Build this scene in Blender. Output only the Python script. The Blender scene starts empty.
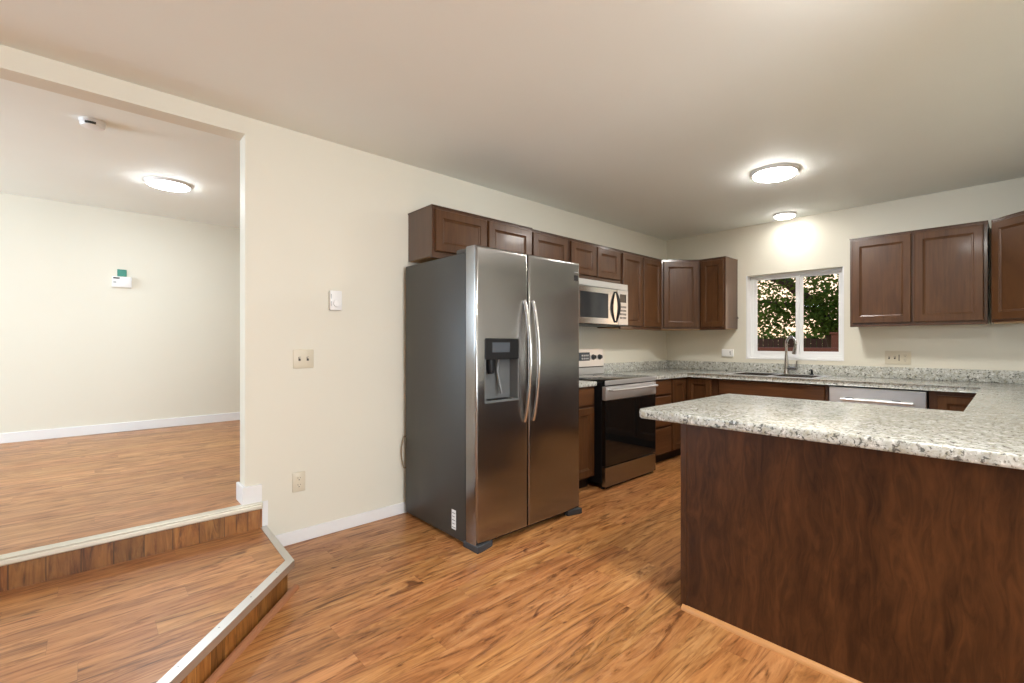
import bpy, bmesh, math, random
from mathutils import Vector, Matrix
random.seed(7)
S = bpy.context.scene
COL = S.collection

# ------------------------------------------------------------------ camera
cam_d = bpy.data.cameras.new('camera')
cam = bpy.data.objects.new('camera', cam_d); COL.objects.link(cam)
F_PX, U0, V0, YAW = 461.54, 559.84, 342.97, math.radians(44.524)
cam_d.sensor_width = 36.0
cam_d.lens = F_PX * 36.0 / 1024
cam_d.shift_x = (512 - U0) / 1024
cam_d.shift_y = (V0 - 341.5) / 1024
cam_d.clip_start = 0.02
cam.location = (3.1332, -5.1168, 1.2219)
cam.rotation_euler = (math.pi / 2, 0, YAW)
S.camera = cam

# ------------------------------------------------------------------ view / world / daylight
S.view_settings.view_transform = 'Standard'
S.view_settings.look = 'None'
S.view_settings.gamma = 1.0
S.view_settings.exposure = 0.40
try: S.view_settings.use_curve_mapping = False
except Exception: pass
S.cycles.use_denoising = True
S.cycles.max_bounces = 10
S.cycles.diffuse_bounces = 6
S.cycles.sample_clamp_indirect = 6.0

LAMP = dict(main=120.0, sink=36.0, spot=330.0, dining=95.0, upper=95.0)
LAMP_COL = (1.0, 0.97, 0.92)
LAMP_COOL = (0.88, 0.95, 1.0)
SKY_STRENGTH = 0.95

W = bpy.data.worlds.new('sky'); S.world = W; W.use_nodes = True
nt = W.node_tree; nt.nodes.clear()
tc = nt.nodes.new('ShaderNodeTexCoord'); sp = nt.nodes.new('ShaderNodeSeparateXYZ')
rp = nt.nodes.new('ShaderNodeValToRGB'); bg = nt.nodes.new('ShaderNodeBackground'); wo = nt.nodes.new('ShaderNodeOutputWorld')
nt.links.new(tc.outputs['Generated'], sp.inputs[0]); nt.links.new(sp.outputs[2], rp.inputs[0])
nt.links.new(rp.outputs[0], bg.inputs[0]); nt.links.new(bg.outputs[0], wo.inputs[0])
e = rp.color_ramp.elements
e[0].position = 0.0; e[0].color = (1.6, 1.10, 0.70, 1)
e[1].position = 0.6; e[1].color = (0.55, 0.75, 1.15, 1)
m_ = rp.color_ramp.elements.new(0.22); m_.color = (1.9, 1.48, 1.12, 1)
bg.inputs[1].default_value = SKY_STRENGTH

def area_light(name, loc, target, sx, sy, power, col):
    d = bpy.data.lights.new(name, 'AREA'); d.shape = 'RECTANGLE'; d.size = sx; d.size_y = sy
    d.energy = power; d.color = col
    o = bpy.data.objects.new(name, d); COL.objects.link(o); o.location = loc
    o.rotation_euler = (Vector(target) - Vector(loc)).to_track_quat('-Z', 'Y').to_euler()
    return o
# area lights outside the two unseen windows, the dining one an added fill
area_light('fill_dining', (6.50, -4.7, 1.45), (2.6, -4.7, 2.9), 2.0, 1.3, 135, (0.80, 0.90, 1.0))
area_light('daylight_upper', (-1.8, -9.25, 1.75), (-1.8, -5.6, 2.3), 2.0, 1.2, 150, (0.62, 0.81, 1.0))

# ------------------------------------------------------------------ materials
def nm(name):
    m = bpy.data.materials.new(name); m.use_nodes = True
    t = m.node_tree; b = t.nodes['Principled BSDF']
    return m, t, b
def plain(name, col, rough=0.5, metal=0.0, **kw):
    m, t, b = nm(name)
    b.inputs['Base Color'].default_value = (*col, 1); b.inputs['Roughness'].default_value = rough
    b.inputs['Metallic'].default_value = metal
    for k, v in kw.items(): b.inputs[k.replace('_', ' ')].default_value = v
    return m
class G:
    """tiny node helper"""
    def __init__(s, t): s.t = t
    def n(s, ty, **kw):
        x = s.t.nodes.new('ShaderNode' + ty)
        for k, v in kw.items(): setattr(x, k, v)
        return x
    def put(s, sock, v):
        if isinstance(v, bpy.types.NodeSocket): s.t.links.new(v, sock)
        elif v is not None: sock.default_value = v
    def math(s, op, a, b=None, c=None):
        x = s.n('Math', operation=op)
        s.put(x.inputs[0], a); s.put(x.inputs[1], b)
        if c is not None: s.put(x.inputs[2], c)
        return x.outputs[0]
    def pos(s):
        g = s.n('NewGeometry'); return g.outputs['Position']
    def sep(s, v):
        x = s.n('SeparateXYZ'); s.put(x.inputs[0], v); return x.outputs
    def comb(s, a, b, c):
        x = s.n('CombineXYZ'); s.put(x.inputs[0], a); s.put(x.inputs[1], b); s.put(x.inputs[2], c); return x.outputs[0]
    def vm(s, op, a, b):
        x = s.n('VectorMath', operation=op); s.put(x.inputs[0], a); s.put(x.inputs[1], b); return x.outputs[0]
    def noise(s, v, scale=1, detail=4, rough=0.55, dist=0.0):
        x = s.n('TexNoise'); s.put(x.inputs['Vector'], v); x.inputs['Scale'].default_value = scale
        x.inputs['Detail'].default_value = detail; x.inputs['Roughness'].default_value = rough
        x.inputs['Distortion'].default_value = dist
        return x.outputs['Fac']
    def white(s, v):
        x = s.n('TexWhiteNoise', noise_dimensions='3D'); s.put(x.inputs['Vector'], v); return x.outputs['Value']
    def ramp(s, f, stops):
        x = s.n('ValToRGB'); s.put(x.inputs[0], f); el = x.color_ramp.elements
        for i, (p, c) in enumerate(stops):
            k = el[i] if i < 2 else el.new(p)
            k.position = p; k.color = (*c, 1) if len(c) == 3 else c
        return x.outputs[0]
    def mix(s, f, a, b, mode='MIX'):
        x = s.n('Mix', data_type='RGBA', blend_type=mode)
        s.put(x.inputs[0], f); s.put(x.inputs[6], a); s.put(x.inputs[7], b)
        return x.outputs[2]
    def mapr(s, v, a, b, c, d):
        x = s.n('MapRange'); s.put(x.inputs[0], v)
        for i, q in enumerate((a, b, c, d)): x.inputs[i + 1].default_value = q
        return x.outputs[0]
    def bump(s, h, strength, dist, b):
        x = s.n('Bump'); s.put(x.inputs['Height'], h); x.inputs['Strength'].default_value = strength
        x.inputs['Distance'].default_value = dist; s.t.links.new(x.outputs[0], b.inputs['Normal'])
def c4(*c): return (*c, 1)

def paint(name, col, rough=0.55):
    m, t, b = nm(name); g = G(t)
    f = g.noise(g.pos(), 1.3, 3)
    c = g.mix(f, c4(*[x * 0.97 for x in col]), c4(*[min(1, x * 1.03) for x in col]))
    t.links.new(c, b.inputs['Base Color']); b.inputs['Roughness'].default_value = rough
    g.bump(g.noise(g.pos(), 160, 3), 0.06, 0.002, b)
    return m

def plank_floor(name, wid, length, axis='y', tint=(1, 1, 1), vertical=False):
    m, t, b = nm(name); g = G(t)
    p = g.sep(g.pos())
    if vertical: across, along = g.math('ADD', p[0], g.math('MULTIPLY', p[1], -1.0)), p[2]
    elif axis == 'y': across, along = p[0], p[1]
    else: across, along = p[1], p[0]
    ix = g.math('FLOOR', g.math('DIVIDE', across, wid))
    r0 = g.white(g.comb(ix, 3.1, 0.7))
    al = g.math('ADD', along, g.math('MULTIPLY', r0, length))
    iy = g.math('FLOOR', g.math('DIVIDE', al, length))
    r1 = g.white(g.comb(ix, iy, 1.3)); r2 = g.white(g.comb(iy, ix, 7.7))
    off = g.math('MULTIPLY', r1, 37.0)
    def grain(sx, sy, detail=5, rough=0.6, dist=0.0, sc=1.0):
        return g.noise(g.comb(g.math('MULTIPLY', across, sx), g.math('MULTIPLY', along, sy), off), sc, detail, rough, dist)
    if vertical: broad, streak, fine = grain(9, 2.5, 4, .55, 1.0), grain(26, 3.0, 6, .62, 1.6), grain(160, 8, 3)
    else: broad, streak, fine = grain(8, 1.0, 4, .55, 1.6), grain(15, 1.9, 6, .64, 3.2), grain(110, 5, 3)
    col = g.ramp(broad, [(0.28, (0.31, 0.122, 0.036)), (0.72, (0.60, 0.305, 0.118)), (0.5, (0.47, 0.210, 0.069))])
    dk = g.ramp(streak, [(0.34, (0.26, 0.19, 0.14)), (0.55, (1, 1, 1)), (0.44, (0.70, 0.62, 0.55))])
    col = g.mix(0.85, col, dk, 'MULTIPLY')
    fi = g.mapr(fine, 0.3, 0.7, 0.88, 1.08)
    col = g.mix(1.0, col, g.comb(fi, fi, fi), 'MULTIPLY')
    kn = g.mapr(grain(13, 4.2, 2, .5, 1.0, 1.0), 0.70, 0.76, 1.0, 0.38)
    col = g.mix(1.0, col, g.comb(kn, g.math('MULTIPLY', kn, g.mapr(kn, 0.38, 1, 0.85, 1.0)), g.math('MULTIPLY', kn, g.mapr(kn, 0.38, 1, 0.75, 1.0))), 'MULTIPLY')
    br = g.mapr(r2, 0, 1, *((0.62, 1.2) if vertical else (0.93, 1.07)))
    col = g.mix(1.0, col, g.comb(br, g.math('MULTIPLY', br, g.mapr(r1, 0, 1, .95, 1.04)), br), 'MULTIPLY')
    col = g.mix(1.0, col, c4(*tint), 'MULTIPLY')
    # seams
    fx = g.math('FRACT', g.math('DIVIDE', across, wid)); fy = g.math('FRACT', g.math('DIVIDE', al, length))
    ex = g.math('MULTIPLY', g.math('MINIMUM', fx, g.math('SUBTRACT', 1.0, fx)), wid)
    ey = g.math('MULTIPLY', g.math('MINIMUM', fy, g.math('SUBTRACT', 1.0, fy)), length)
    seam = g.mapr(g.math('MINIMUM', ex, ey), *((0.0008, 0.003, 0.35, 1.0) if vertical else (0.0003, 0.0010, 0.70, 1.0)))
    col = g.mix(1.0, col, g.comb(seam, seam, seam), 'MULTIPLY')
    t.links.new(col, b.inputs['Base Color'])
    t.links.new(g.mapr(streak, 0.3, 0.7, 0.42, 0.30), b.inputs['Roughness'])
    g.bump(g.math('ADD', g.math('MULTIPLY', streak, 0.5), seam), 0.10, 0.002, b)
    return m

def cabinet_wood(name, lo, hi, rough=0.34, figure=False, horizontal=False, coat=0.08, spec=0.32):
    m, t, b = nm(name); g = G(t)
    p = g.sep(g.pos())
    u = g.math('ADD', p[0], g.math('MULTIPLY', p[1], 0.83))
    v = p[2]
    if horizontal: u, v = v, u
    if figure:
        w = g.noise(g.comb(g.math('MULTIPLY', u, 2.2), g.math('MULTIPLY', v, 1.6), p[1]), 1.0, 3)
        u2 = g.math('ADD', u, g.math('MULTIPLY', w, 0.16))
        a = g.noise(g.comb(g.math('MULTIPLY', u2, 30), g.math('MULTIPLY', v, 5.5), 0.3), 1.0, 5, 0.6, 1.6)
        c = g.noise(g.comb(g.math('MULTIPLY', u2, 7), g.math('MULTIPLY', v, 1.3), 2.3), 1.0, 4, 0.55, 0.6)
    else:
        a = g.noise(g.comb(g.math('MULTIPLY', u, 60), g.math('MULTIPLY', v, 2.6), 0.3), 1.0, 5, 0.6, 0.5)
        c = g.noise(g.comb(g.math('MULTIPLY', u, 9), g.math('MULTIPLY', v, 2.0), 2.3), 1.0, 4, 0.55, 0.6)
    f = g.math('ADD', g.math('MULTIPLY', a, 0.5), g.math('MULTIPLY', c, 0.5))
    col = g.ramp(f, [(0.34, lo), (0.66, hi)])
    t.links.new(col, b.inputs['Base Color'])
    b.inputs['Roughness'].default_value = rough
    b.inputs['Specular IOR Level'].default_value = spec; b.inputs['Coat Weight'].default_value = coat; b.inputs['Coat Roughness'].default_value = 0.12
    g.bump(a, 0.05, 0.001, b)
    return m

def granite(name):
    m, t, b = nm(name); g = G(t)
    p = g.pos()
    w = g.vm('ADD', p, g.comb(0, 0, 0))
    big = g.noise(p, 14, 4, 0.6, 0.8)
    med = g.noise(p, 42, 5, 0.65, 0.6)
    sm = g.noise(g.vm('ADD', p, (5.1, 2.2, 8.4)), 95, 3, 0.6, 0.3)
    fl = g.noise(g.vm('ADD', p, (1.7, 9.2, 3.4)), 60, 4, 0.6, 0.5)
    col = g.ramp(big, [(0.30, (0.40, 0.41, 0.38)), (0.68, (0.64, 0.65, 0.615))])
    col = g.mix(g.mapr(med, 0.50, 0.62, 0, 0.85), col, c4(0.40, 0.385, 0.30))
    col = g.mix(g.mapr(med, 0.44, 0.34, 0, 0.8), col, c4(0.86, 0.86, 0.83))
    col = g.mix(g.mapr(fl, 0.56, 0.62, 0, 0.90), col, c4(0.085, 0.085, 0.075))
    col = g.mix(g.mapr(sm, 0.57, 0.64, 0, 0.75), col, c4(0.20, 0.19, 0.16))
    t.links.new(col, b.inputs['Base Color'])
    b.inputs['Roughness'].default_value = 0.15
    return m

def steel(name, col=(0.31, 0.30, 0.29), rough=0.24, aniso=0.85, rot=0.0, metal=1.0):
    m, t, b = nm(name); g = G(t)
    b.inputs['Metallic'].default_value = metal
    b.inputs['Base Color'].default_value = c4(*col)
    b.inputs['Anisotropic'].default_value = aniso; b.inputs['Anisotropic Rotation'].default_value = rot
    tg = g.n('Tangent', direction_type='RADIAL', axis='Z'); t.links.new(tg.outputs[0], b.inputs['Tangent'])
    b.inputs['Roughness'].default_value = rough
    return m

def emitter(name, col, s):
    m = bpy.data.materials.new(name); m.use_nodes = True; t = m.node_tree; t.nodes.clear()
    e = t.nodes.new('ShaderNodeEmission'); o = t.nodes.new('ShaderNodeOutputMaterial')
    e.inputs[0].default_value = c4(*col); e.inputs[1].default_value = s; t.links.new(e.outputs[0], o.inputs[0])
    return m

def thin_glass(name):
    m = bpy.data.materials.new(name); m.use_nodes = True; t = m.node_tree; t.nodes.clear(); g = G(t)
    tr = g.n('BsdfTransparent'); gl = g.n('BsdfGlossy'); mx = g.n('MixShader'); o = g.n('OutputMaterial'); fr = g.n('Fresnel')
    gl.inputs['Roughness'].default_value = 0.02; fr.inputs[0].default_value = 1.07
    t.links.new(fr.outputs[0], mx.inputs[0]); t.links.new(tr.outputs[0], mx.inputs[1]); t.links.new(gl.outputs[0], mx.inputs[2])
    t.links.new(mx.outputs[0], o.inputs[0]); return m

def leaf_mat(name):
    m = bpy.data.materials.new(name); m.use_nodes = True; t = m.node_tree; t.nodes.clear(); g = G(t)
    d = g.n('BsdfDiffuse'); tl = g.n('BsdfTranslucent'); mx = g.n('MixShader'); o = g.n('OutputMaterial')
    f = g.noise(g.pos(), 3.0, 3)
    c1 = g.ramp(f, [(0.3, (0.030, 0.075, 0.018)), (0.7, (0.10, 0.17, 0.035))])
    c2 = g.ramp(f, [(0.3, (0.05, 0.10, 0.02)), (0.7, (0.20, 0.22, 0.04))])
    t.links.new(c1, d.inputs[0]); t.links.new(c2, tl.inputs[0]); mx.inputs[0].default_value = 0.3
    t.links.new(d.outputs[0], mx.inputs[1]); t.links.new(tl.outputs[0], mx.inputs[2]); t.links.new(mx.outputs[0], o.inputs[0])
    return m

M = {}
M['wall'] = paint('cream_wall_paint', (0.735, 0.703, 0.60))
M['ceil'] = paint('ceiling_paint', (0.86, 0.895, 0.86), 0.7)
M['white'] = plain('white_trim_paint', (0.80, 0.80, 0.80), 0.35)
M['vinyl'] = plain('white_vinyl', (0.82, 0.83, 0.83), 0.35)
M['floor'] = plank_floor('laminate_planks', 0.127, 1.22)
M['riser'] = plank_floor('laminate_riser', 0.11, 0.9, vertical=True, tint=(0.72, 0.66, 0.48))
M['door'] = cabinet_wood('stained_cabinet_wood', (0.064, 0.025, 0.009), (0.122, 0.053, 0.020))
M['slab'] = cabinet_wood('stained_drawer_wood', (0.075, 0.029, 0.011), (0.138, 0.058, 0.023), horizontal=True)
M['carcass'] = cabinet_wood('stained_cabinet_side', (0.058, 0.023, 0.010), (0.100, 0.043, 0.020), coat=0.6)
M['under'] = plain('maple_cabinet_underside', (0.55, 0.33, 0.15), 0.5)
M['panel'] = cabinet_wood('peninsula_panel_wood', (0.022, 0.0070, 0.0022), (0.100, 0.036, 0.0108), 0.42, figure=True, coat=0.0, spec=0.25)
M['toe'] = plain('dark_toe_kick', (0.018, 0.009, 0.006), 0.6)
M['granite'] = granite('speckled_granite_laminate')
M['steel'] = steel('brushed_stainless')
M['steel_light'] = steel('brushed_stainless_light', (0.70, 0.70, 0.70), 0.30, 0.4, metal=0.72)
M['steel_mirror'] = plain('polished_stainless', (0.74, 0.74, 0.74), 0.16, 1.0)
M['chrome'] = plain('satin_chrome', (0.62, 0.62, 0.61), 0.18, 1.0)
M['nickel'] = plain('brushed_nickel', (0.50, 0.49, 0.48), 0.22, 1.0)
M['alu'] = plain('aluminium_nosing', (0.66, 0.66, 0.64), 0.38, 0.9)
M['alu_warm'] = plain('champagne_nosing', (0.62, 0.59, 0.50), 0.38, 0.55)
M['case'] = plain('charcoal_fridge_case', (0.043, 0.041, 0.036), 0.46, 0.0)
M['black'] = plain('black_plastic', (0.010, 0.010, 0.011), 0.42, Specular_IOR_Level=0.25)
M['blackglass'] = plain('black_glass', (0.006, 0.006, 0.006), 0.05)
M['darkwin'] = plain('smoked_oven_glass', (0.03, 0.032, 0.034), 0.06)
M['display'] = plain('dark_display', (0.06, 0.07, 0.085), 0.15)
M['greyplastic'] = plain('grey_plastic', (0.12, 0.125, 0.125), 0.4)
M['footgrey'] = plain('dark_grey_plastic', (0.040, 0.043, 0.047), 0.45)
M['cream'] = plain('ivory_plastic', (0.66, 0.60, 0.47), 0.38)
M['slot'] = plain('dark_slot', (0.05, 0.045, 0.04), 0.6)
M['whiteplastic'] = plain('white_plastic', (0.82, 0.82, 0.81), 0.35)
M['greynote'] = plain('grey_print', (0.30, 0.30, 0.30), 0.6)
M['green'] = plain('teal_paper', (0.05, 0.25, 0.19), 0.6)
M['oak'] = plain('oak_shoe_molding', (0.50, 0.24, 0.085), 0.4)
M['brownmold'] = plain('brown_quarter_round', (0.33, 0.14, 0.065), 0.4)
M['cord'] = plain('tan_cord', (0.25, 0.18, 0.11), 0.5)
M['glass'] = thin_glass('window_glass')
M['leaf'] = leaf_mat('tree_leaves')
M['bark'] = plain('tree_bark', (0.045, 0.030, 0.020), 0.9)
M['fence'] = plain('dark_fence_wood', (0.045, 0.020, 0.012), 0.8)
M['redwood'] = plain('red_brown_deck_wood', (0.13, 0.040, 0.020), 0.7)
M['grass'] = plain('lawn', (0.06, 0.10, 0.03), 0.9)

# ------------------------------------------------------------------ mesh helpers
class MB:
    def __init__(s): s.bm = bmesh.new()
    def _addgeom(s, vs, fs):
        bv = [s.bm.verts.new(v) for v in vs]
        for f in fs:
            try: s.bm.faces.new([bv[i] for i in f])
            except ValueError: pass
        return bv
    def box(s, x0, x1, y0, y1, z0, z1, bevel=0.0, seg=2, edges=None):
        if x0 > x1: x0, x1 = x1, x0
        if y0 > y1: y0, y1 = y1, y0
        if z0 > z1: z0, z1 = z1, z0
        t = bmesh.new()
        v = [t.verts.new(p) for p in [(x0,y0,z0),(x1,y0,z0),(x1,y1,z0),(x0,y1,z0),(x0,y0,z1),(x1,y0,z1),(x1,y1,z1),(x0,y1,z1)]]
        for f in [(3,2,1,0),(4,5,6,7),(0,1,5,4),(1,2,6,5),(2,3,7,6),(3,0,4,7)]: t.faces.new([v[i] for i in f])
        if bevel > 0:
            es = [e for e in t.edges if (edges is None or edges(e))]
            bmesh.ops.bevel(t, geom=es, offset=bevel, segments=seg, affect='EDGES', profile=0.5, clamp_overlap=True)
        s.merge(t); return s
    def merge(s, t, mat=None):
        me = bpy.data.meshes.new('tmp'); t.to_mesh(me); t.free()
        if mat is not None: me.transform(mat)
        s.bm.from_mesh(me); bpy.data.meshes.remove(me)
    def prism(s, poly, z0, z1, bevel=0.0, seg=3):
        a = sum(poly[i][0]*poly[(i+1)%len(poly)][1]-poly[(i+1)%len(poly)][0]*poly[i][1] for i in range(len(poly)))
        if a < 0: poly = poly[::-1]
        t = bmesh.new(); n = len(poly)
        lo = [t.verts.new((x, y, z0)) for x, y in poly]; hi = [t.verts.new((x, y, z1)) for x, y in poly]
        t.faces.new(lo[::-1]); t.faces.new(hi)
        for i in range(n): t.faces.new([lo[i], lo[(i+1)%n], hi[(i+1)%n], hi[i]])
        if bevel:
            es = [e for e in t.edges if abs(e.verts[0].co.z - e.verts[1].co.z) < 1e-6]
            bmesh.ops.bevel(t, geom=es, offset=bevel, segments=seg, affect='EDGES', profile=0.5, clamp_overlap=True)
        s.merge(t); return s
    def tube(s, pts, rad, seg=12, caps=True, scale=(1, 1)):
        pts = [Vector(p) for p in pts]; n = len(pts)
        rad = rad if isinstance(rad, (list, tuple)) else [rad] * n
        tan = [(pts[min(i+1, n-1)] - pts[max(i-1, 0)]).normalized() for i in range(n)]
        up = Vector((0, 0, 1)) if abs(tan[0].z) < 0.9 else Vector((1, 0, 0))
        a = (up - tan[0] * up.dot(tan[0])).normalized()
        rings = []
        for i in range(n):
            a = (a - tan[i] * a.dot(tan[i])).normalized(); bb = tan[i].cross(a)
            rings.append([s.bm.verts.new(pts[i] + (a * math.cos(2*math.pi*k/seg) * scale[0] + bb * math.sin(2*math.pi*k/seg) * scale[1]) * rad[i]) for k in range(seg)])
        for i in range(n - 1):
            for k in range(seg):
                s.bm.faces.new([rings[i][k], rings[i][(k+1)%seg], rings[i+1][(k+1)%seg], rings[i+1][k]])
        if caps:
            s.bm.faces.new(rings[0][::-1]); s.bm.faces.new(rings[-1])
        return s
    def lathe(s, prof, c, axis=(0, 0, 1), seg=32):
        ax = Vector(axis).normalized(); a = ax.orthogonal().normalized(); bb = ax.cross(a); c = Vector(c)
        rings = []
        for r, h in prof:
            if r < 1e-6: rings.append([s.bm.verts.new(c + ax * h)])
            else: rings.append([s.bm.verts.new(c + ax * h + (a*math.cos(2*math.pi*k/seg) + bb*math.sin(2*math.pi*k/seg)) * r) for k in range(seg)])
        for i in range(len(rings) - 1):
            p, q = rings[i], rings[i+1]
            for k in range(seg):
                k2 = (k + 1) % seg
                if len(p) == 1 and len(q) == 1: continue
                if len(p) == 1: s.bm.faces.new([p[0], q[k2], q[k]])
                elif len(q) == 1: s.bm.faces.new([p[k], p[k2], q[0]])
                else: s.bm.faces.new([p[k], p[k2], q[k2], q[k]])
        return s
    def rings(s, O, u, n, w, z0, z1, prof, close_last=True):
        """stack of rectangles on a vertical face: prof = (inset, height along n)"""
        O, u, n = Vector(O), Vector(u), Vector(n); R = []
        for ins, h in prof:
            R.append([s.bm.verts.new(O + u * a + n * h + Vector((0, 0, b))) for a, b in
                      [(ins, z0 + ins), (w - ins, z0 + ins), (w - ins, z1 - ins), (ins, z1 - ins)]])
        for i in range(len(R) - 1):
            for k in range(4): s.bm.faces.new([R[i][k], R[i][(k+1)%4], R[i+1][(k+1)%4], R[i+1][k]])
        s.bm.faces.new(R[0][::-1])
        if close_last: s.bm.faces.new(R[-1])
        return s
    def build(s, name, mat, parent=None, smooth=False, cut=None):
        bmesh.ops.remove_doubles(s.bm, verts=s.bm.verts, dist=1e-6)
        bmesh.ops.recalc_face_normals(s.bm, faces=s.bm.faces)
        me = bpy.data.meshes.new(name); s.bm.to_mesh(me); s.bm.free()
        if cut:   # real recesses: boolean evaluated now, cutters removed again
            o = bpy.data.objects.new('tmp_a', me); COL.objects.link(o); tmp = []
            for c in cut:
                bmesh.ops.recalc_face_normals(c.bm, faces=c.bm.faces)
                cm = bpy.data.meshes.new('tmp_c'); c.bm.to_mesh(cm); c.bm.free()
                co = bpy.data.objects.new('tmp_c', cm); COL.objects.link(co); tmp.append(co)
                md = o.modifiers.new('b', 'BOOLEAN'); md.operation = 'DIFFERENCE'; md.object = co; md.solver = 'EXACT'
            dg = bpy.context.evaluated_depsgraph_get(); dg.update()
            me2 = bpy.data.meshes.new_from_object(o.evaluated_get(dg))
            for x in tmp + [o]:
                d = x.data; bpy.data.objects.remove(x); bpy.data.meshes.remove(d)
            me = me2; me.name = name
        me.materials.clear(); me.materials.append(mat)
        for p in me.polygons: p.use_smooth = smooth
        if smooth:
            try: me.set_sharp_from_angle(angle=math.radians(38))
            except Exception: pass
        o = bpy.data.objects.new(name, me); COL.objects.link(o)
        if parent is not None:
            off = Vector(parent.location); q = parent.parent
            while q is not None: off = off + Vector(q.location); q = q.parent
            me.transform(Matrix.Translation(-off)); o.parent = parent
        return o

def tag(o, label, cat, group=None):
    o['label'] = label; o['category'] = cat
    if group: o['group'] = group
    return o
def thing(name, loc, label, cat, group=None):
    o = bpy.data.objects.new(name, None); COL.objects.link(o); o.location = loc; o.empty_display_size = 0.1
    return tag(o, label, cat, group)
def struct(o): o['kind'] = 'structure'; return o
def box(*a, **k): return MB().box(*a, **k)

# ------------------------------------------------------------------ room shell
CZ, UF, UC = 2.517, 0.295, 2.605         # kitchen ceiling, upper floor, upper ceiling
XC, XE, YS = 3.62, 6.3, -8.6             # kitchen right wall, dining right wall, wall behind the camera
XU = -3.52                               # far wall of the upper room
JY = -4.497                              # end of the left wall, where the opening starts

struct(box(0, XE, YS, 0, -0.12, 0).build('floor', M['floor']))
struct(box(-0.13, XE, YS, 0, CZ, CZ + 0.1).build('ceiling', M['ceil']))
w = MB().box(-0.13, 0, JY, 0.15, 0, 2.72); w.box(-0.13, 0, -7.6, JY, 2.417, 2.72); w.box(-0.13, 0, YS, -7.6, 0, 2.72)
struct(w.build('wall_left', M['wall']))
WX0, WX1, WZ0, WZ1 = 1.008, 1.961, 1.045, 1.965
w = MB().box(-0.13, WX0, 0, 0.18, -0.1, 2.62); w.box(WX1, XC + 0.12, 0, 0.18, -0.1, 2.62)
w.box(WX0, WX1, 0, 0.18, -0.1, WZ0); w.box(WX0, WX1, 0, 0.18, WZ1, 2.62)
struct(w.build('wall_back', M['wall']))
struct(box(XC, XC + 0.12, -3.30, 0, 0, CZ).build('wall_right', M['wall']))
struct(box(XC + 0.12, XE, -3.30, -3.18, 0, CZ).build('wall_dining', M['wall']))
w = MB().box(XE, XE + 0.12, YS, -5.8, 0, CZ); w.box(XE, XE + 0.12, -3.6, -3.18, 0, CZ); w.box(XE, XE + 0.12, -5.8, -3.6, 0, 0.8); w.box(XE, XE + 0.12, -5.8, -3.6, 2.15, CZ)
struct(w.build('wall_right_dining', M['wall']))
struct(box(0, XE, YS - 0.12, YS, 0, CZ).build('wall_front', M['wall']))
# upper room
struct(MB().prism([(XU, -9.1), (0, -9.1), (0, JY - .002), (-.128, JY - .002), (-.128, -1.4), (XU, -1.4)], 0.10, UF).build('floor_upper', M['floor']))
struct(box(XU - 0.1, -0.13, -9.1, -1.4, UC, UC + 0.1).build('ceiling_upper', M['ceil']))
struct(box(XU - 0.12, XU, -9.1, -1.4, 0, UC).build('wall_upper_far', M['wall']))
struct(box(XU, -0.13, -1.4, -1.28, 0, UC).build('wall_upper_right', M['wall']))
w = MB().box(XU, -2.9, -9.22, -9.1, 0, UC); w.box(-0.7, -0.13, -9.22, -9.1, 0, UC); w.box(-2.9, -0.7, -9.22, -9.1, 0, 1.1); w.box(-2.9, -0.7, -9.22, -9.1, 2.4, UC)
struct(w.build('wall_upper_left', M['wall']))
# baseboards
struct(box(0, 0.013, -4.385, -0.63, 0, 0.078, bevel=0.003, seg=1).build('baseboard_left', M['white']))
struct(box(XU, XU + 0.014, -9.1, -1.4, UF, UF + 0.095, bevel=0.003, seg=1).build('baseboard_upper', M['white']))
w = MB().prism([(-0.145, JY - 0.016), (0.016, JY - 0.016), (0.016, -4.418), (0.0, -4.418), (0.0, JY), (-0.145, JY)], UF, UF + 0.105, bevel=0.003, seg=1)
struct(w.build('baseboard_jamb', M['white']))
struct(box(0, 0.006, -4.418, -4.385, 0.15, UF).build('trim_1', M['white']))

# steps ---------------------------------------------------------------
SP = [(0, -4.395), (0.605, -4.415), (1.57, -5.225), (1.57, -7.2), (0, -7.2)]
def inset_right(d):      # right edge and diagonal pulled in by d, for the riser under the nosing
    return [(0, -4.395 - d), (0.605 - d * 0.9, -4.415 - d), (1.57 - d, -5.225 - d * 0.8), (1.57 - d, -7.2), (0, -7.2)]
st = bpy.data.objects.new('step', None); COL.objects.link(st); st.location = (0.5, -5.2, 0); struct(st)
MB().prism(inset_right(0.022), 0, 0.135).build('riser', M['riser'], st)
MB().prism(inset_right(0.004), 0.135, 0.1485).build('tread', M['floor'], st)
# aluminium nosing: an angle strip following the two visible edges
def strip(poly_out, poly_in, z0, z1):
    b = MB(); n = len(poly_out)
    for i in range(n - 1):
        b.prism([poly_out[i], poly_out[i+1], poly_in[i+1], poly_in[i]], z0, z1)
    return b
o1 = [SP[0], SP[1], SP[2], SP[3]]
def off(d): return inset_right(d)[:4]
b = strip(off(-0.002), off(0.030), 0.1485, 0.152)
b2 = strip(off(-0.002), off(0.004), 0.118, 0.1485)
me = bpy.data.meshes.new('t'); b2.bm.to_mesh(me); b.bm.from_mesh(me)
b.build('nosing', M['alu'], st)
for i in range(9):
    k = (i + 0.6) / 6.0
    x = 0.600 + (1.57 - 0.605) * k - 0.016; y = -4.415 - 0.81 * k - 0.012
    MB().lathe([(0.0035, 0), (0.0035, 0.0006), (0.0, 0.0008)], (x, y, 0.152), seg=8).build('nosing_screw', M['greynote'], st)
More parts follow.
